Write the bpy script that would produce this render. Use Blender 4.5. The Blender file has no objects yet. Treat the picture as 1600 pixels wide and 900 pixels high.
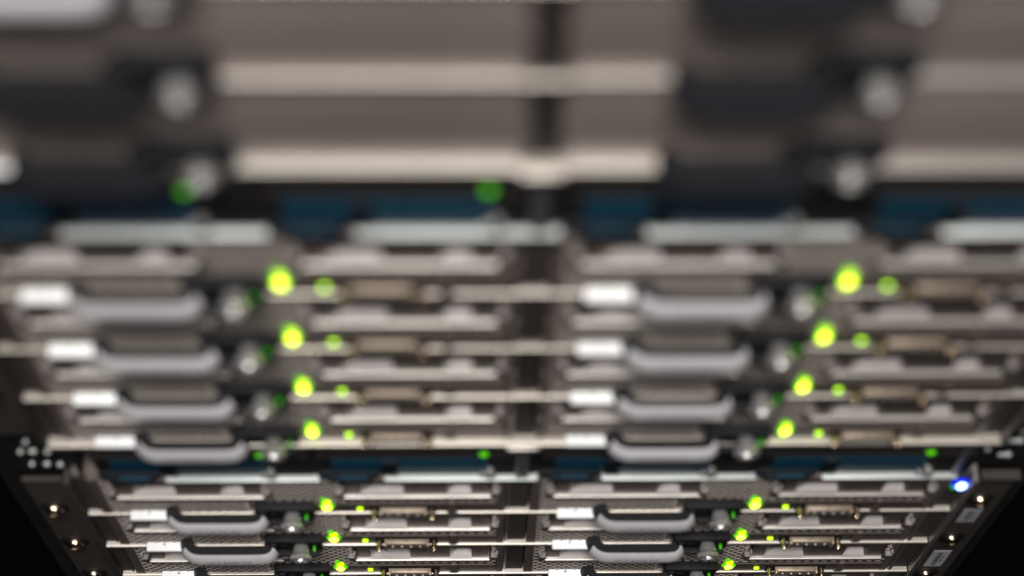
import bpy, bmesh, math, random
from mathutils import Matrix, Vector
random.seed(7)
S = bpy.context.scene
C = S.collection
MM = 0.001

# ------------------------------------------------------------ camera
cam = bpy.data.cameras.new('camera')
cam.sensor_width = 36.0
cam.lens = 3110.0 / 1600.0 * 36.0
cam.clip_start = 0.01; cam.clip_end = 50.0
cam.dof.use_dof = True
cam.dof.focus_distance = 1.105
cam.dof.aperture_fstop = 3.05
cam.dof.aperture_blades = 0
camo = bpy.data.objects.new('camera', cam); C.objects.link(camo)
M = Matrix(((0.99974344, 0.00248952, -0.02251338, -0.0365762),
            (-0.01156072, 0.9108139, -0.4126553, -0.3103861),
            (0.01947819, 0.4128097, 0.910609, 0.6763249),
            (0, 0, 0, 1)))
camo.matrix_world = M
S.camera = camo

# ------------------------------------------------------------ world, lamps, exposure
w = bpy.data.worlds.new('World'); S.world = w; w.use_nodes = True
w.node_tree.nodes['Background'].inputs[0].default_value = (0.75, 0.8, 1.0, 1)
w.node_tree.nodes['Background'].inputs[1].default_value = 0.0015
def lamp(name, loc, target, sx, sy, power, col):
    l = bpy.data.lights.new(name, 'AREA'); l.shape = 'RECTANGLE'; l.size = sx; l.size_y = sy
    l.energy = power; l.color = col
    o = bpy.data.objects.new(name, l); C.objects.link(o); o.location = loc
    d = Vector(target) - Vector(loc)
    o.rotation_euler = d.to_track_quat('-Z', 'Y').to_euler()
    return o
lamp('ceiling_lamp', (-0.1, -0.50, 1.75), (0, 0, -0.05), 0.8, 0.28, 46, (1.0, 0.965, 0.92))
lamp('front_fill', (0.35, -1.7, 1.5), (0, 0, -0.2), 0.8, 0.3, 8, (0.93, 0.96, 1.0))  # added fill light that brightens the front faces
S.view_settings.view_transform = 'Standard'; S.view_settings.look = 'None'
S.view_settings.exposure = 0.0; S.view_settings.gamma = 1.0

# ------------------------------------------------------------ materials
def mat(name, col, rough=0.5, metal=0.0, noise=0.12, nscale=60, bump=0.0, stretch=(1, 1, 1), emis=None, estr=0, rvar=0.1, coat=0, spec=0.5):
    m = bpy.data.materials.new(name); m.use_nodes = True
    nt = m.node_tree; b = nt.nodes['Principled BSDF']
    b.inputs['Roughness'].default_value = rough; b.inputs['Metallic'].default_value = metal
    b.inputs['Coat Weight'].default_value = coat; b.inputs['Specular IOR Level'].default_value = spec
    tc = nt.nodes.new('ShaderNodeTexCoord'); mp = nt.nodes.new('ShaderNodeMapping')
    mp.inputs['Scale'].default_value = stretch
    nt.links.new(tc.outputs['Object'], mp.inputs[0])
    n = nt.nodes.new('ShaderNodeTexNoise'); n.inputs['Scale'].default_value = nscale; n.inputs['Detail'].default_value = 5
    nt.links.new(mp.outputs[0], n.inputs['Vector'])
    r = nt.nodes.new('ShaderNodeMapRange'); r.inputs['From Min'].default_value = .3; r.inputs['From Max'].default_value = .7
    r.inputs['To Min'].default_value = 1 - noise; r.inputs['To Max'].default_value = 1 + noise
    nt.links.new(n.outputs['Fac'], r.inputs['Value'])
    mx = nt.nodes.new('ShaderNodeVectorMath'); mx.operation = 'SCALE'
    mx.inputs[0].default_value = col[:3]
    n2 = nt.nodes.new('ShaderNodeTexNoise'); n2.inputs['Scale'].default_value = 9; n2.inputs['Detail'].default_value = 3
    nt.links.new(tc.outputs['Object'], n2.inputs['Vector'])
    q1 = nt.nodes.new('ShaderNodeMapRange'); q1.inputs['From Min'].default_value = .3; q1.inputs['From Max'].default_value = .7
    q1.inputs['To Min'].default_value = .87; q1.inputs['To Max'].default_value = 1.13; nt.links.new(n2.outputs['Fac'], q1.inputs['Value'])
    oi = nt.nodes.new('ShaderNodeObjectInfo'); q2 = nt.nodes.new('ShaderNodeMapRange'); q2.inputs['To Min'].default_value = .9; q2.inputs['To Max'].default_value = 1.1
    nt.links.new(oi.outputs['Random'], q2.inputs['Value'])
    w1 = nt.nodes.new('ShaderNodeMath'); w1.operation = 'MULTIPLY'; nt.links.new(q1.outputs[0], w1.inputs[0]); nt.links.new(q2.outputs[0], w1.inputs[1])
    w2 = nt.nodes.new('ShaderNodeMath'); w2.operation = 'MULTIPLY'; nt.links.new(r.outputs[0], w2.inputs[0]); nt.links.new(w1.outputs[0], w2.inputs[1]); r = w2
    nt.links.new(r.outputs[0], mx.inputs['Scale']); nt.links.new(mx.outputs[0], b.inputs['Base Color'])
    r2 = nt.nodes.new('ShaderNodeMapRange'); r2.inputs['To Min'].default_value = max(0.02, rough - rvar); r2.inputs['To Max'].default_value = min(1, rough + rvar)
    nt.links.new(n.outputs['Fac'], r2.inputs['Value']); nt.links.new(r2.outputs[0], b.inputs['Roughness'])
    if bump:
        bp = nt.nodes.new('ShaderNodeBump'); bp.inputs['Strength'].default_value = bump; bp.inputs['Distance'].default_value = 0.0004
        nt.links.new(n.outputs['Fac'], bp.inputs['Height']); nt.links.new(bp.outputs[0], b.inputs['Normal'])
    if emis:
        b.inputs['Emission Color'].default_value = (*emis, 1); b.inputs['Emission Strength'].default_value = estr
    return m
K = {}
K['face'] = mat('bead blasted steel', (0.135, 0.105, 0.093), .55, .3, .08, 400, .05)
K['mesh'] = mat('perforated steel', (0.075, 0.058, 0.051), .55, .3, .1, 500, .05)
K['blank'] = mat('smooth blank steel', (0.30, 0.248, 0.223), .5, .3, .06, 300, .04)
K['cut'] = mat('punched edge highlight', (0.52, 0.46, 0.42), .33, .4, .15, 700)  # highlight on the hole walls put into a paler colour
K['grille'] = mat('dark supply grille', (0.022, 0.019, 0.018), .6, 0, .1, 200, spec=.2)
K['glint'] = mat('cage hardware glint', (0.48, 0.52, 0.50), .4, 0, .05, 200)  # pale colour carries the glint of the cage nuts
K['scoop'] = mat('pale cast drive scoop', (0.25, 0.225, 0.22), .5, .2, .08, 200, .05)
K['ledge'] = mat('bright folded steel', (0.44, 0.41, 0.38), .33, .75, .06, 60, 0, (.15, 1, 1))
K['shelf'] = mat('galvanised shelf edge', (0.46, 0.42, 0.375), .36, .75, .05, 40, 0, (.12, 1, 1), rvar=.02)
K['lip'] = mat('nickel chassis lip', (0.62, 0.66, 0.65), .4, .4, .05, 100, .03, (.2, 1, 1))
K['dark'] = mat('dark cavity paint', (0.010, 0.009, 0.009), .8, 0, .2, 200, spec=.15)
K['panel'] = mat('dark bezel strip', (0.080, 0.060, 0.052), .5, .3, .1, 300)
K['rail'] = mat('brown grey painted rail', (0.040, 0.033, 0.029), .7, 0, .1, 80, .05, spec=.25)
K['ridge'] = mat('grey rail ridge', (0.12, 0.112, 0.11), .4, .4, .15, 150)  # lighter grey than the painted rails
K['silver'] = mat('silver painted lever', (0.68, 0.66, 0.685), .36, .15, .05, 200, .03)
K['black'] = mat('black lever plastic', (0.007, 0.007, 0.009), .6, 0, .2, 300, .08, spec=.22)
K['charcoal'] = mat('charcoal lever paint', (0.016, 0.016, 0.020), .42, 0, .15, 300, .05, spec=.5)
K['chrome'] = mat('nickel thumbscrew', (0.85, 0.83, 0.81), .24, .8, .08, 500, .05)
K['white'] = mat('white tag plastic', (0.95, 0.96, 0.97), .5, 0, .02, 100, 0)
K['gold'] = mat('tin gold connector', (0.27, 0.215, 0.165), .36, .4, .12, 300, .1)
K['brass'] = mat('yellowed zinc screw', (0.85, 0.66, 0.46), .22, 1.0, .1, 400, .05)
K['blue'] = mat('blue handle plastic', (0.003, 0.040, 0.074), .6, 0, .1, 60, .03, spec=.25)
K['bluedark'] = mat('dark blue latch', (0.003, 0.007, 0.012), .6, 0, .15, 90, .03, spec=.2)
K['rack'] = mat('black rack steel', (0.004, 0.004, 0.004), .6, 0, .3, 50, .1)
K['label'] = mat('printed white sticker', (0.36, 0.355, 0.39), .55, 0, .04, 100)
K['ink'] = mat('black print', (0.07, 0.06, 0.065), .6, 0, .1, 100)
K['text'] = mat('grey handle print', (0.25, 0.22, 0.24), .6, 0, .1, 100)
K['hot'] = mat('white hot lamp lens', (.5, .8, .1), .3, 0, emis=(0.86, 1.0, 0.06), estr=4.2)
K['lime'] = mat('lime lamp glow', (.3, .6, .0), .3, 0, emis=(0.60, 0.92, 0.0), estr=2.0)
K['green'] = mat('green lamp glow', (.05, .4, .0), .3, 0, emis=(0.10, 0.56, 0.0), estr=.85)
K['smallgreen'] = mat('small green lamp', (.2, .5, .0), .3, 0, emis=(0.40, 0.80, 0.0), estr=3.0)
K['dimgreen'] = mat('dim green lamp and reflection', (.02, .2, .0), .3, 0, emis=(0.04, 0.42, 0.0), estr=0.45)  # also serves the added reflection by the thumbscrew
K['bluelamp'] = mat('blue locator lamp', (.2, .3, 1), .3, 0, emis=(0.30, 0.45, 1.0), estr=6)
K['bluehalo'] = mat('blue lamp halo', (.0, .02, .6), .3, 0, emis=(0.0, 0.02, 1.0), estr=.8)

# ------------------------------------------------------------ mesh helpers (x right, d out of the rack face, z up, all mm)
class MB:
    def __init__(s): s.bm = bmesh.new()
    def v(s, x, d, z): return s.bm.verts.new((x, -d, z))
    def merge(s, b2):
        me = bpy.data.meshes.new('t'); b2.to_mesh(me); b2.free(); s.bm.from_mesh(me); bpy.data.meshes.remove(me)
    def box(s, x0, x1, d0, d1, z0, z1, bev=0.0, seg=2):
        b = bmesh.new(); bmesh.ops.create_cube(b, size=1)
        for q in b.verts:
            q.co = Vector(((x0 + x1) / 2 + q.co.x * (x1 - x0), -((d0 + d1) / 2 + q.co.y * (d1 - d0)), (z0 + z1) / 2 + q.co.z * (z1 - z0)))
        bmesh.ops.recalc_face_normals(b, faces=b.faces)
        if bev: bmesh.ops.bevel(b, geom=list(b.edges), offset=bev, segments=seg, affect='EDGES', profile=.5)
        s.merge(b); return s
    def prism(s, prof, x0, x1):          # prof: list of (d, z) swept along x
        b = bmesh.new()
        A = [b.verts.new((x0, -d, z)) for d, z in prof]; B = [b.verts.new((x1, -d, z)) for d, z in prof]
        n = len(prof)
        for i in range(n): b.faces.new((A[i], A[(i + 1) % n], B[(i + 1) % n], B[i]))
        b.faces.new(A); b.faces.new(B[::-1]); bmesh.ops.recalc_face_normals(b, faces=b.faces); s.merge(b); return s
    def lathe(s, x, z, prof, n=28, knurl=0):   # prof: list of (d, r); axis points out of the face
        b = bmesh.new(); rings = []
        for k, (d, r) in enumerate(prof):
            ring = []
            for i in range(n):
                a = 2 * math.pi * i / n
                rr = r * (1 - (0.06 if (knurl and i % 2) else 0))
                ring.append(b.verts.new((x + rr * math.cos(a), -d, z + rr * math.sin(a))))
            rings.append(ring)
        for k in range(len(rings) - 1):
            for i in range(n): b.faces.new((rings[k][i], rings[k][(i + 1) % n], rings[k + 1][(i + 1) % n], rings[k + 1][i]))
        b.faces.new(rings[0]); b.faces.new(rings[-1]); bmesh.ops.recalc_face_normals(b, faces=b.faces); s.merge(b); return s
    def build(s, name, m, parent=None, off=(0, 0, 0), smooth=False, zs=None, m2=None):
        if zs:
            for q in s.bm.verts: q.co.z = zs[0] + (q.co.z - zs[0]) * zs[1]
        for q in s.bm.verts: q.co = Vector(((q.co.x - off[0]) * MM, (q.co.y + off[1]) * MM, (q.co.z - off[2]) * MM))
        me = bpy.data.meshes.new(name); s.bm.to_mesh(me); s.bm.free()
        if smooth:
            for p in me.polygons: p.use_smooth = True
            try: me.set_sharp_from_angle(angle=math.radians(38))
            except Exception: pass
        me.materials.append(K[m])
        if m2: me.materials.append(K[m2])
        o = bpy.data.objects.new(name, me); C.objects.link(o); o.parent = parent
        return o
def thing(name, loc, label, cat, group=None):
    o = bpy.data.objects.new(name, None); C.objects.link(o); o.empty_display_size = .01
    o.location = [q * MM for q in (loc[0], -loc[1], loc[2])]
    o['label'] = label; o['category'] = cat
    if group: o['group'] = group
    return o
def sweep_bar(mb, path, prof):
    """path: (x, d) stations; prof: (offset outwards, z) section; the bar follows the path in plan"""
    b = bmesh.new(); rings = []
    for i, (x, d) in enumerate(path):
        p0 = path[max(0, i - 1)]; p1 = path[min(len(path) - 1, i + 1)]
        tx, td = p1[0] - p0[0], p1[1] - p0[1]; L = math.hypot(tx, td) or 1
        nx, nd = -td / L, tx / L            # outward normal (towards +d)
        rings.append([b.verts.new((x + nx * o, -(d + nd * o), z)) for o, z in prof])
    n = len(prof)
    for k in range(len(rings) - 1):
        for i in range(n): b.faces.new((rings[k][i], rings[k][(i + 1) % n], rings[k + 1][(i + 1) % n], rings[k + 1][i]))
    b.faces.new(rings[0]); b.faces.new(rings[-1]); bmesh.ops.recalc_face_normals(b, faces=b.faces); mb.merge(b)
def text_obj(body, size, m, parent, loc, rot, off, name='lettering', spacing=1.0, xs=1.0):
    cu = bpy.data.curves.new(name, 'FONT'); cu.body = body; cu.size = size * MM; cu.extrude = 0.00005
    cu.align_x = 'CENTER'; cu.align_y = 'CENTER'; cu.space_character = spacing
    t = bpy.data.objects.new(name, cu); C.objects.link(t)
    me = bpy.data.meshes.new_from_object(t.evaluated_get(bpy.context.evaluated_depsgraph_get()))
    C.objects.unlink(t); bpy.data.objects.remove(t)
    me.materials.clear(); me.materials.append(K[m])
    o = bpy.data.objects.new(name, me); C.objects.link(o); o.parent = parent
    T = Matrix.Translation(Vector(((loc[0] - off[0]) * MM, -(loc[1] - off[1]) * MM, (loc[2] - off[2]) * MM)))
    me.transform(T @ rot @ Matrix.Scale(xs, 4, Vector((1, 0, 0))))
    return o

# ------------------------------------------------------------ layout
P = 54.03; H = 266.7
def rowz(ch, r): return {'top': H, 'middle': 0, 'lowest': -H}[ch] - r * P   # height of that row's power lamp
XL, XR = -106.0, 106.0                                                       # lamp columns

# ------------------------------------------------------------ chassis
def arc_lip(mb, x0, x1, z, depth, th, r=.9):
    # folded sheet edge: flat top with a rounded nose
    pr = [(-6, z - th), (-6, z)]
    for k in range(6):
        a = math.pi / 2 * k / 5
        pr.append((depth - r + r * math.sin(a), z - r + r * math.cos(a)))
    pr.append((depth, z - th))
    mb.prism(pr, x0, x1)
def chassis(ch, label):
    z0 = rowz(ch, 0); off = (-11, 0, z0 - 228)
    root = thing('server_chassis', off, label, 'server chassis', 'blade chassis stacked in the rack')
    top = z0 + 39; bot = z0 - 3 * P - 13.4
    # shelves between the rows of blades
    for i in range(1, 5):
        zz = z0 - (i - 1) * P - 10.8
        m = MB(); arc_lip(m, -225.5, 206, zz, 1.9 if i < 4 else 3.8, 1.0 if i < 4 else 2.4)
        m.box(-224, 205, -60, -5.5, zz - 1.5, zz - .1)
        m.build('shelf', 'shelf', root, off, True)
    # top lip above the first row, in four bright lengths
    for a, b in ((-180, -106.8), (-76.3, -3.2), (27.2, 101.4), (132.8, 198)):
        m = MB(); m.box(a, b, -1.3, 2.5, top + 1.3, top + 2.6, .5, 3); m.build('lip', 'lip', root, off, True)
    m = MB(); m.box(-225, 206, -60, -1.5, top + 1.35, top + 2.3, .2); m.build('top_panel', 'face', root, off)
    # centre post
    m = MB(); m.box(-16.6, -6.6, -40, -1.2, bot + 3, top - 2, .8, 3)
    m.build('centre_post', 'rail', root, off, True)
    m = MB(); m.box(-17.6, -15.9, -40, -.3, bot + 3, top - 2, .5, 3); m.build('post_trim', 'ridge', root, off, True)
    m = MB(); m.box(-19, -3.8, -2, 5.5, bot - 1.5, bot + 1.3, .7, 3); m.build('post_foot', 'ledge', root, off, True)
    for i in range(4 if ch != 'lowest' else 0):
        for x in (-19.2, -5.4):
            for dz in (33, 12, -4):
                m = MB(); m.box(x, x + 2.6, -1, 1.9, z0 - i * P + dz, z0 - i * P + dz + 3.4, .7, 3); m.build('post_clip', 'face' if dz == 12 else 'panel', root, off, True)
    m = MB(); m.box(-14, -8, -6, 1.8, z0 - 226, bot - 2, .9, 3); m.build('post_stem', 'ridge', root, off, True)
    m = MB(); m.box(-19, -3.5, -10, -1.5, z0 - 226, bot - 2, .5); m.build('post_socket', 'dark', root, off)
    # cavity back and outer walls
    m = MB(); m.box(-228, 208, -75, -62, z0 - 227, top - 2, 0); m.build('back_plate', 'dark', root, off)
    for s, (a, b) in enumerate(((-229.5, -226), (206.5, 209.5))):
        m = MB(); m.box(a, b, -62, 3.2 if s else 2.2, bot - 2, top - 1, .9, 3); m.build('side_ridge', 'ridge' if s else 'rail', root, off, True)
    m = MB(); m.box(-226, -220.6, -62, -1.4, bot - 2, top - 2, .6); m.build('side_panel', 'rail', root, off)
    m = MB(); m.box(198.4, 206.4, -62, -1.2, bot - 2, top - 2, .6); m.build('side_panel', 'rail', root, off)
    m = MB(); m.box(194.6, 197.6, -62, 0.8, z0 - 226, top - 2, 1.2, 4); m.build('side_trim', 'ridge', root, off, True)
    m = MB(); m.box(-220.6, -219.2, -62, -.8, z0 - 226, top - 2, .4, 2); m.build('side_trim', 'rail', root, off, True)
    # mounting ears with screws
    for s, (a, b, sx) in enumerate(((-249, -229.9, -240.7), (209.9, 229, 217.2))):
        m = MB(); m.box(a, b, -2.2, .4, bot + 10, top + (-1 if s == 0 else .5), .5, 2)
        if s: m.box(a, b, -2.2, 3.0, top + .7, top + 2.0, .5, 3)
        ear = m.build('mounting_ear', 'rail', root, off)
        for dz in (0, -59.5, -120):
            zz = z0 + (-2 if s == 0 else 5.5) + dz * (.95 if s == 0 else 1.08)
            m = MB(); m.lathe(sx, zz, [(.3, 7.2), (1.0, 7.2), (1.2, 6.6)]); m.build('washer', 'rack', ear, off, True)
            m = MB(); m.lathe(sx, zz, [(1.1, 4.4), (2.6, 4.4), (3.8, 3.6), (4.5, 2.2), (4.6, 1.4), (3.2, 1.2), (3.2, .1)], 24)
            sc = m.build('screw', 'brass', ear, off, True)
        if s:
            for (zc, hh, ww) in ((z0 - 23, 21, 9.5), (z0 - 98.5, 29, 9.8)):
                cx = 218.6
                m = MB(); m.box(cx - ww / 2, cx + ww / 2, .3, .62, zc - hh / 2, zc + hh / 2, .1, 1)
                lab = m.build('label', 'label', ear, off)
                m = MB(); z = zc - hh / 2 + 2.6; r = random.Random(int(hh))
                while z < zc + hh / 2 - 4:
                    t = r.choice((.35, .6, 1.1, 1.5)); m.box(cx - 1.6, cx + 1.0, .6, .7, z, z + t); z += t + r.choice((.35, .5, .8, 1.4))
                m.build('barcode', 'ink', lab, off)
                text_obj('SN 0021 7740' if hh > 25 else 'PID 01 220', 2.0, 'ink', lab, (cx + 2.5, .66, zc - .6), Matrix.Rotation(math.radians(90), 4, 'X') @ Matrix.Rotation(math.radians(90), 4, 'Z'), off)
    # locator lamp in the right upper corner
    m = MB(); m.lathe(203.2, z0 + 25.5, [(-1, 4.0), (.6, 4.0), (1.2, 3.6), (1.3, 2.6)], 24); rg = m.build('locator_halo', 'bluehalo', root, off, True, (z0 + 25.5, 1.3))  # emissive ring stands for the halo of the lamp's glow
    m = MB(); m.lathe(203.2, z0 + 26.8, [(1, 2.6), (2.0, 2.6), (2.6, 2.0), (2.8, .4)], 24); m.build('locator_light', 'bluelamp', rg, off, True, (z0 + 26.2, 1.35))
    m = MB(); m.lathe(200.6, z0 + 21.4, [(-1, 1.7), (.9, 1.7), (1.3, 1.0)], 16); m.build('status_light', 'dimgreen', root, off, True)
    return root
chassis('top', 'uppermost server chassis with smooth plain fronted blades, strongly out of focus')
chassis('middle', 'server chassis across the middle of the picture with four rows of green lit blades')
chassis('lowest', 'lowest server chassis, in sharp focus, with blue locator light and brass coloured ear screws')

# ------------------------------------------------------------ blades
BO = (-12, 0, -13.5)     # base of a blade relative to its lamp
def hexmesh():
    """perforated front sheet with real openings"""
    b = bmesh.new(); px, pz = 4.85, 2.8
    holes_out = [(10, 80, 14.5, 40), (-100.5, -30.5, 14.5, 40), (-7, 88, -15, 1.5), (-36, -7, -15, 2.4)]
    x0, x1, z0, z1 = -110.5, 86.5, -10.3, 38.7
    rows = int((z1 - z0) / pz)
    for j in range(rows):
        zc = z0 + (j + .5) * pz
        n = int((x1 - x0) / px)
        for i in range(n + 1):
            xc = x0 + (i + (0.5 if j % 2 else 0.02)) * px
            a0, a1 = max(x0, xc - px / 2), min(x1, xc + px / 2)
            if a1 - a0 < .5: continue
            cut = False
            for h in holes_out:
                if a1 > h[0] and a0 < h[1] and zc + pz / 2 > h[2] and zc - pz / 2 < h[3]: cut = True
            if cut: continue
            full = (a1 - a0) > px * .95
            cb, ct = zc - pz / 2, zc + pz / 2
            if not full:
                f = [b.verts.new((x, 0, z)) for x, z in ((a0, cb), (a1, cb), (a1, ct), (a0, ct))]; b.faces.new(f); continue
            out = [(a0, cb), (xc, cb), (a1, cb), (a1, zc), (a1, ct), (xc, ct), (a0, ct), (a0, zc)]
            rx, rz = 1.95, 1.12
            ang = [225, 270, 315, 0, 45, 90, 135, 180]
            inn = [(xc + rx * math.cos(math.radians(t)), zc + rz * math.sin(math.radians(t))) for t in ang]
            O = [b.verts.new((x, 0, z)) for x, z in out]
            I = [b.verts.new((x, 0.08, z)) for x, z in inn]
            B = [b.verts.new((x, 1.0, z)) for x, z in inn]
            for k in range(8):
                l = (k + 1) % 8
                b.faces.new((O[k], O[l], I[l], I[k])); b.faces.new((I[k], I[l], B[l], B[k])).material_index = 1
    return b
def build_blade(kind):
    off = BO
    root = thing('server_blade', (0, 0, 0), 'x', 'blade server', 'blade servers')
    lit = kind == 'lit'
    top, bt = 40.1, -10.5
    m = MB()      # sheet metal tray behind the front
    m.box(-112, -110.9, -58, -.6, bt, top); m.box(86.9, 88, -58, -.6, bt, top)
    m.box(-110.8, 86.8, -58, -1.0, top - 1, top - .05); m.box(-110.8, 86.8, -58, -1.0, bt + .05, bt + 1)
    m.box(-110.8, 86.8, -58, -56, bt + 1.1, top - 1.1); m.build('tray', 'face' if lit else 'blank', root, off)
    if lit:
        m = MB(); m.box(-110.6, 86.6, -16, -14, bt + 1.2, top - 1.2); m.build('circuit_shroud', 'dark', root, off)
        m = MB(); m.merge(hexmesh()); m.build('perforated_front', 'mesh', root, off, m2='cut')
        m = MB()
        m.box(-112, -107.2, -3, .5, bt, top, .3); m.box(84.3, 88, -3, .5, bt, top, .3)
        m.box(-107, 84.2, -3, .45, top - 1.6, top, .3)
        m.build('front_frame', 'face', root, off)
        for a in (-100.2, 10):         # two drive bays
            m = MB(); b = a + 70
            m.box(a, a + 7, -3, .3, 16.8, 34.5, .25); m.box(a + 28.5, a + 49.5, -3, .5, 16.8, 34.5, .25); m.box(a + 61.3, b, -3, .5, 16.8, 34.5, .25)
            m.box(a, b, -3, .7, 34.8, 38.2, .25)
            dr = m.build('drive', 'panel', root, off)
            m = MB(); arc_lip(m, a - .6, b + .6, 16.6, 2.4, 1.7, .8); m.build('drive_lip', 'ledge', dr, off, True)
            for c, d in ((7, 28.5), (49.5, 61.3)):
                m = MB()
                bb = bmesh.new(); n0 = a + c; n1 = a + d
                vs = [bb.verts.new(q) for q in ((n0, 0, 16.9), (n1, 0, 16.9), (n1 - .2, 4.2, 18.0), (n0 + (6.5 if d > 28 and c < 20 else 4), 4.2, 18.0))]
                bb.faces.new(vs); bb.normal_update(); m.merge(bb)
                m.build('finger_scoop', 'scoop', dr, off)
            m = MB(); m.box(a + 7, a + 61.3, -9, -7, 16.7, 34.4); m.build('drive_core', 'bluedark', dr, off)
        for a in (-104.6, -30.0, 5.4, 81.2):      # small latches at the drives' sides
            m = MB(); m.box(a, a + 4.3, -1, 1.3, 13.5, 24.0, .3)
            lt = m.build('drive_latch', 'face', root, off); m = MB()
            m.box(a + .2, a + 3.9, .2, 3.0, 22.9, 25.0, .4); m.box(a + (0 if a < 0 else 2.9), a + (1.4 if a < 0 else 4.1), 0, 2.6, 25, 28, .3)
            m.build('latch_tab', 'scoop', lt, off)
        # lower right strip carrying lights and connector
        m = MB(); m.box(-6.6, 84.2, -3, .35, bt + .3, 1.6, .25); strip = m.build('light_strip', 'panel', root, off)
        m = MB()
        for x in (60, ): m.box(x, x + 3.5, 0, 1.2, -11.5, 4.5, .4); m.box(x - 1, x + 4.5, 0, 1.0, -12, -8.5, .4)
        m.build('strip_clip', 'face', strip, off)
        # power light; glowing spots added around it for the lens's reflections
        m = MB(); m.lathe(0, 0, [(-1, 3.9), (1.0, 3.9), (1.5, 3.4)], 24); pw = m.build('power_button', 'green', root, off, True)
        for q in pw.data.vertices: q.co.z = (q.co.z + off[2] * MM) * .62 - off[2] * MM
        m = MB(); m.lathe(0, 0.3, [(1, 2.3), (2.0, 2.3), (2.5, 1.2)], 20); m.build('lamp_lens', 'hot', pw, off, True)
        m = MB(); m.lathe(0.1, 5.0, [(-1, 1.9), (1.0, 1.9), (1.6, 1.2)], 18); m.build('lamp_glow', 'lime', pw, off, True)
        m = MB(); m.lathe(0, -4.2, [(-1, 1.9), (1.0, 1.9), (1.6, 1.2)], 18)
        m.build('lamp_glow', 'lime', pw, off, True)
        m = MB(); m.lathe(-1.2, 8.3, [(-1, 1.5), (.6, 1.5), (.9, 1.0)], 16); m.build('lamp_glow', 'green', pw, off, True)
        m = MB(); m.box(14.6, 17.4, 0, 1.4, -6.2, -3.9, .6, 3); m.build('status_light', 'smallgreen', root, off, True)
        # connector
        m = MB(); m.box(26.6, 48.6, -2, 3.6, -10.6, -2.6, .9, 3); m.box(26.0, 27.2, -2, 4.6, -10.9, -2.3, .3); m.box(48.0, 49.2, -2, 4.6, -10.9, -2.3, .3)
        con = m.build('video_connector', 'gold', root, off, True)
        m = MB(); m.box(21.2, 53.8, 0, .8, -12.2, -.6, .2); m.build('connector_plate', 'dark', con, off)
        for k in range(4):
            m = MB(); m.lathe(30.4 + k * 4.75, -6.4, [(3.4, 1.1), (4.1, 1.0), (4.4, .5)], 12); m.build('pin', 'ledge', con, off, True)
        for x in (23.3, 51.8):
            m = MB(); m.lathe(x, -6.5, [(.6, 1.5), (2.6, 1.5), (2.7, 1.1), (4.6, 1.1), (4.7, 1.5), (5.4, 1.4), (5.7, .8), (5.0, .6), (5.0, .1)], 16)
            m.build('connector_post', 'brass', con, off, True)
    else:
        m = MB(); m.box(-112, 88, -3, .6, bt + .2, top - .2, .8, 3); m.build('blank_front', 'blank', root, off, True)
        m = MB(); arc_lip(m, -111, 87, bt + 3.2, 3.2, .9, .6); m.build('front_lip', 'ledge', root, off, True)
    if kind != 'plain_dark':
        # white pull tag
        m = MB(); m.box(-98.3, -79.2, -6, 4.6, bt + .1, bt + 1.6, .7, 3)
        tg = m.build('pull_tag', 'white', root, off, True)
        m = MB(); m.box(-89.5, -88.4, .6, 1.4, bt + 1.0, bt + 1.72); m.build('tag_mark', 'ink', tg, off)
    # locking lever: silver or charcoal face on a black bar
    def ease(pts):
        out = []
        for (x0, d0), (x1, d1) in zip(pts[:-1], pts[1:]): out.append((x0, d0))
        out.append(pts[-1]); return out
    path = [(-78.6, 0.0), (-78.2, 2.6), (-77.0, 5.2), (-75.0, 7.4), (-72.6, 8.7), (-69.5, 9.2), (-60, 9.3), (-50, 9.3), (-42, 9.3), (-37.5, 9.2), (-34.6, 8.8), (-32.8, 7.6), (-31.8, 5.4), (-31.4, 2.6)]
    m = MB(); sweep_bar(m, path, [(-4.6, -1.4), (.0, -1.4), (1.3, -5), (2.2, -8.6), (-3.0, -9.2)])
    lev = m.build('lever', 'black', root, off, True)
    fm = 'silver' if kind in ('lit', 'plain_silver') else 'charcoal'
    big = [(.05, -.6), (.8, -.2), (1.4, -1.0), (3.0, -5), (5.0, -11.4), (4.4, -12.2), (3.4, -11.8), (1.3, -5)]
    m = MB(); sweep_bar(m, path[2:-1], big if fm == 'charcoal' else [(.05, -1.2), (.5, -1.0), (.9, -1.4), (2.1, -5), (3.1, -8.6), (2.9, -9.2), (2.3, -8.8), (1.3, -5)])
    fc = m.build('lever_face', fm, lev, off, True)
    if kind == 'lit':
        text_obj('UCS B200 M3', 3.0, 'text', lev, (-54.5, 12.15, -5.6), Matrix.Rotation(math.radians(90 - 20), 4, 'X'), off, 'lettering', 1.1, 1.25)
    # latch housing
    m = MB()
    m.box(-35.6, -5.8, .7 if not lit else -3, 4.4 if lit else 7.0, .4, 4.3 if lit else 8.6, 1.1, 3)                 # hood
    m.box(-33.5, -6.5, -3, 1.8, -10.2, .8, .3); m.box(-33.5, -6.5, 2.1, 3.2, -13.2, .8, .3)      # back
    m.box(-10.2, -6.6, -3, 3.6, -7.5, 1.5, .9, 3)               # right cheek
    m.box(-33.6, -29.4, -3, 5.5, -10.5, 1.5, .9, 3)             # left cheek
    m.box(-32, -8, 3, 6.5, -13.6, -11.6, .6, 2)
    if fm == 'charcoal':
        m.box(-40, -33.5, .8, 7.6, -8, 4.6, 2.2, 4)
        m.box(-75.5, -35, 2.6, 7.5, -8.5, -1.8, 1, 2)
    hs = m.build('latch_housing', 'black', root, off, True)
    m = MB(); m.lathe(-26.4, -4.5, [(.5, 2.2), (3.8, 2.2), (4.3, 1.5)], 16); m.build('pivot', 'dark', hs, off, True)
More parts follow.
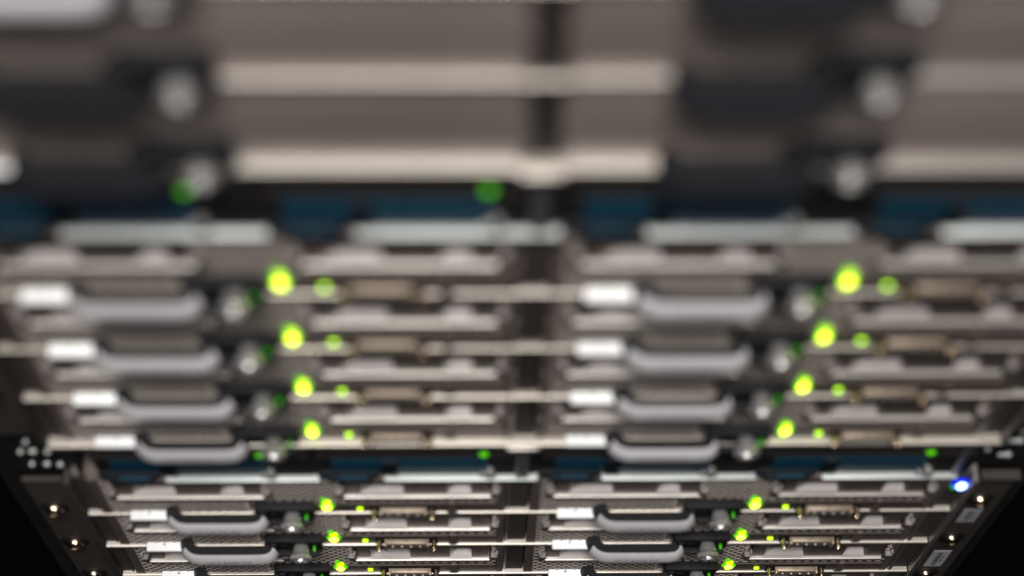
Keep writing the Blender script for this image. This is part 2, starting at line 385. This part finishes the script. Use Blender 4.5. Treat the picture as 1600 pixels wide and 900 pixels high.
    m = MB(); m.lathe(-17.2, -4.2, [(3.0, 3.3), (3.8, 3.4), (5.2, 4.0), (7.6, 4.3), (8.8, 4.7), (9.4, 5.5), (11.0, 5.6), (11.6, 5.1), (11.8, 3.4), (11.0, 3.0), (11.0, 2.0), (12.2, 1.6), (12.3, .2)], 40, 1)
    m.build('thumbscrew', 'chrome', hs, off, True)
    if lit:
        m = MB(); m.box(-11.2, -9.6, 3.4, 6.4, -5.5, -4.3, .5, 2); m.build('green_reflection', 'dimgreen', hs, off, True)  # added emissive sliver stands for the power lamp's reflection
    return root
def kids(o): return [c for c in C.objects if c.parent == o]
def copy_tree(o, parent=None):
    c = o.copy(); C.objects.link(c)
    if parent: c.parent = parent
    for ch in kids(o): copy_tree(ch, c)
    return c
protos = {}
ORD = {0: 'first', 1: 'second', 2: 'third', 3: 'bottom'}
def place(kind, ch, r, side):
    if kind not in protos: protos[kind] = build_blade(kind); o = protos[kind]
    else: o = copy_tree(protos[kind])
    x = XL if side == 'left' else XR; z = rowz(ch, r)
    o.location = ((x + BO[0]) * MM, 0, (z + BO[2]) * MM)
    row = {('top', 1): 'highest row in view', ('top', 2): 'second row from the picture top', ('top', 3): 'row above the upper blue strip',
           ('middle', 0): 'row just below the upper blue strip', ('middle', 1): 'second of the four middle rows', ('middle', 2): 'third of the four middle rows', ('middle', 3): 'row above the lower blue strip',
           ('lowest', 0): 'row below the lower blue strip', ('lowest', 1): 'second row below the lower blue strip', ('lowest', 2): 'last row with its green lights in view', ('lowest', 3): 'row cut off by the bottom edge'}[(ch, r)]
    look = {'lit': 'perforated blade server with green lights', 'plain_dark': 'plain blade with black lever', 'plain_tag': 'plain blade with black lever and white tag', 'plain_silver': 'plain blade with silver lever'}[kind]
    o['label'] = f'{look}, {side} column, {row}'
    r2 = random.Random(r * 7 + len(ch) * 3 + len(side)); o.location.y = -r2.uniform(-.3, .5) * MM; o.location.x += r2.uniform(-.2, .2) * MM
    o['group'] = 'green lit perforated blades' if kind == 'lit' else 'smooth fronted blades'
    return o
place('plain_silver', 'top', 1, 'left'); place('plain_dark', 'top', 1, 'right')
place('plain_dark', 'top', 2, 'left'); place('plain_dark', 'top', 2, 'right')
place('plain_tag', 'top', 3, 'left'); place('plain_dark', 'top', 3, 'right')
for ch in ('middle', 'lowest'):
    for r in range(4):
        for side in ('left', 'right'): place('lit', ch, r, side)

# ------------------------------------------------------------ power supplies
def build_psu():
    off = (-52, 0, -228 + 1.6)
    root = thing('power_supply', (0, 0, 0), 'x', 'power supply', 'power supplies')
    # local: x 0 = right edge of the unit, z 0 = row-0 lamp of its chassis
    m = MB(); m.box(-103.5, 0, -58, -1.4, -225.2, -180); m.build('case', 'dark', root, off)
    b = bmesh.new(); px, pz = 4.3, 2.6
    for j in range(7):
        for i in range(24):
            xc = -103 + (i + .5 + (.5 if j % 2 else 0)) * px; zc = -200.5 + (j + .5) * pz
            if xc > -2: continue
            out = [(xc - px / 2, zc - pz / 2), (xc, zc - pz / 2), (xc + px / 2, zc - pz / 2), (xc + px / 2, zc), (xc + px / 2, zc + pz / 2), (xc, zc + pz / 2), (xc - px / 2, zc + pz / 2), (xc - px / 2, zc)]
            inn = [(xc + 1.6 * math.cos(math.radians(t)), zc + .95 * math.sin(math.radians(t))) for t in (225, 270, 315, 0, 45, 90, 135, 180)]
            O = [b.verts.new((x, 0, z)) for x, z in out]; I = [b.verts.new((x, .2, z)) for x, z in inn]; B2 = [b.verts.new((x, 1.2, z)) for x, z in inn]
            for k in range(8):
                l = (k + 1) % 8; b.faces.new((O[k], O[l], I[l], I[k])); b.faces.new((I[k], I[l], B2[l], B2[k]))
    m = MB(); m.merge(b); m.build('grille', 'grille', root, off)
    m = MB(); m.box(-96, -23, -3, -.2, -222.5, -202.3, .8, 3); m.build('handle', 'blue', root, off, True)
    m = MB(); m.box(-72.5, -65, -3, 1.6, -220, -203, .8, 3); m.build('handle_hinge', 'bluedark', root, off, True)
    m = MB(); m.box(-103, -74, -2.4, 1.5, -224.6, -219, .8, 3); m.box(-99, -77, -2.4, 3.4, -224.9, -221.5, 1.0, 3)
    lt = m.build('latch', 'bluedark', root, off, True)
    m = MB(); m.box(-93, -80, .5, 2.8, -221.6, -221.2, .15); m.build('latch_pad', 'blue', lt, off)
    m = MB(); m.box(-22.6, -1, -4, -.6, -225.5, -201.5, .5); m.build('corner_plate', 'dark', root, off)
    m = MB(); m.lathe(-21.5, -216.5, [(-3, 1.8), (0.5, 1.8), (1.2, 2.6), (3.2, 2.6), (3.8, 1.6)], 20); m.lathe(-26.3 + 1, -219.5, [(-3, 1.2), (.5, 1.2), (1.2, 1.6), (2, 1.2)], 16)
    m.build('captive_screw', 'chrome', root, off, True)
    m = MB(); m.lathe(-24.6, -194.6, [(-3, 2.1), (.4, 2.1), (1.1, 1.5)], 20); m.build('status_light', 'green', root, off, True)
    return root
pr = None; n = ['leftmost', 'second from the left', 'second from the right', 'rightmost']
for ch in ('top', 'middle'):
    for k in range(4):
        if pr is None: pr = o = build_psu()
        else: o = copy_tree(pr)
        xr = (-108, -4.5, 100.4, 203.6)[k] if k < 3 else 203.6
        if k == 1: xr = -4.5
        o.location = ((xr - 52) * MM, 0, (rowz(ch, 0) - 228 + 1.6) * MM)
        if k == 1: o.location.x = (-4.5 - 52) * MM
        o['label'] = f'power supply with blue handle, {n[k]} in the ' + ('blurred upper blue strip' if ch == 'top' else 'sharper lower blue strip')
        o['group'] = 'power supplies under the ' + ('upper' if ch == 'top' else 'middle') + ' chassis'

# ------------------------------------------------------------ rack posts, with cage screws in the pocket between the ears
def rack_post(x0, x1, label, pts):
    off = ((x0 + x1) / 2, 0, -480)
    r = thing('rack_post', off, label, 'rack post', 'black posts of the rack')
    m = MB(); m.box(x0, x1, -30, -6, -480, 300, 1, 2); m.build('post', 'rack', r, off)
    cx = -236 if x0 < 0 else 215
    for k, (dx, z, rx, rz) in enumerate(pts):
        m = MB(); e = rz * .8
        m.lathe(dx, z, [(-4, e * .3), (-2.9, e * .3), (-2.8, e), (-2.2, e * .95), (-1.6, e * .6), (-1.4, e * .2)], 20)
        if rx > rz: m.box(dx - rx, dx, -3, -1.8, z - e * .8, z + e * .8, .5, 3)
        m.build('cage_nut', 'glint', r, off, True)
rack_post(-262, -222, 'black rack post on the left with glinting cage nuts', ((-238, -183, 1.6, 1.6), (-237, -195.5, 2.1, 2.0), (-230.6, -196.5, 2.1, 2.1), (-234, -213, 2.0, 2.0), (-228, -214, 2.0, 2.0), (-243, -196, 1.6, 1.6), (-241, -213, 1.6, 1.6)))
rack_post(200, 240, 'black rack post on the right with glinting cage nuts', ((219.5, -174.5, 3.4, 2.4), (219, -187, 4.8, 2.4), (218, -206, 4.8, 2.4), (205.5, -180, 2.0, 2.0), (206.5, -198, 1.9, 1.9), (212.5, -188, 1.8, 1.8)))
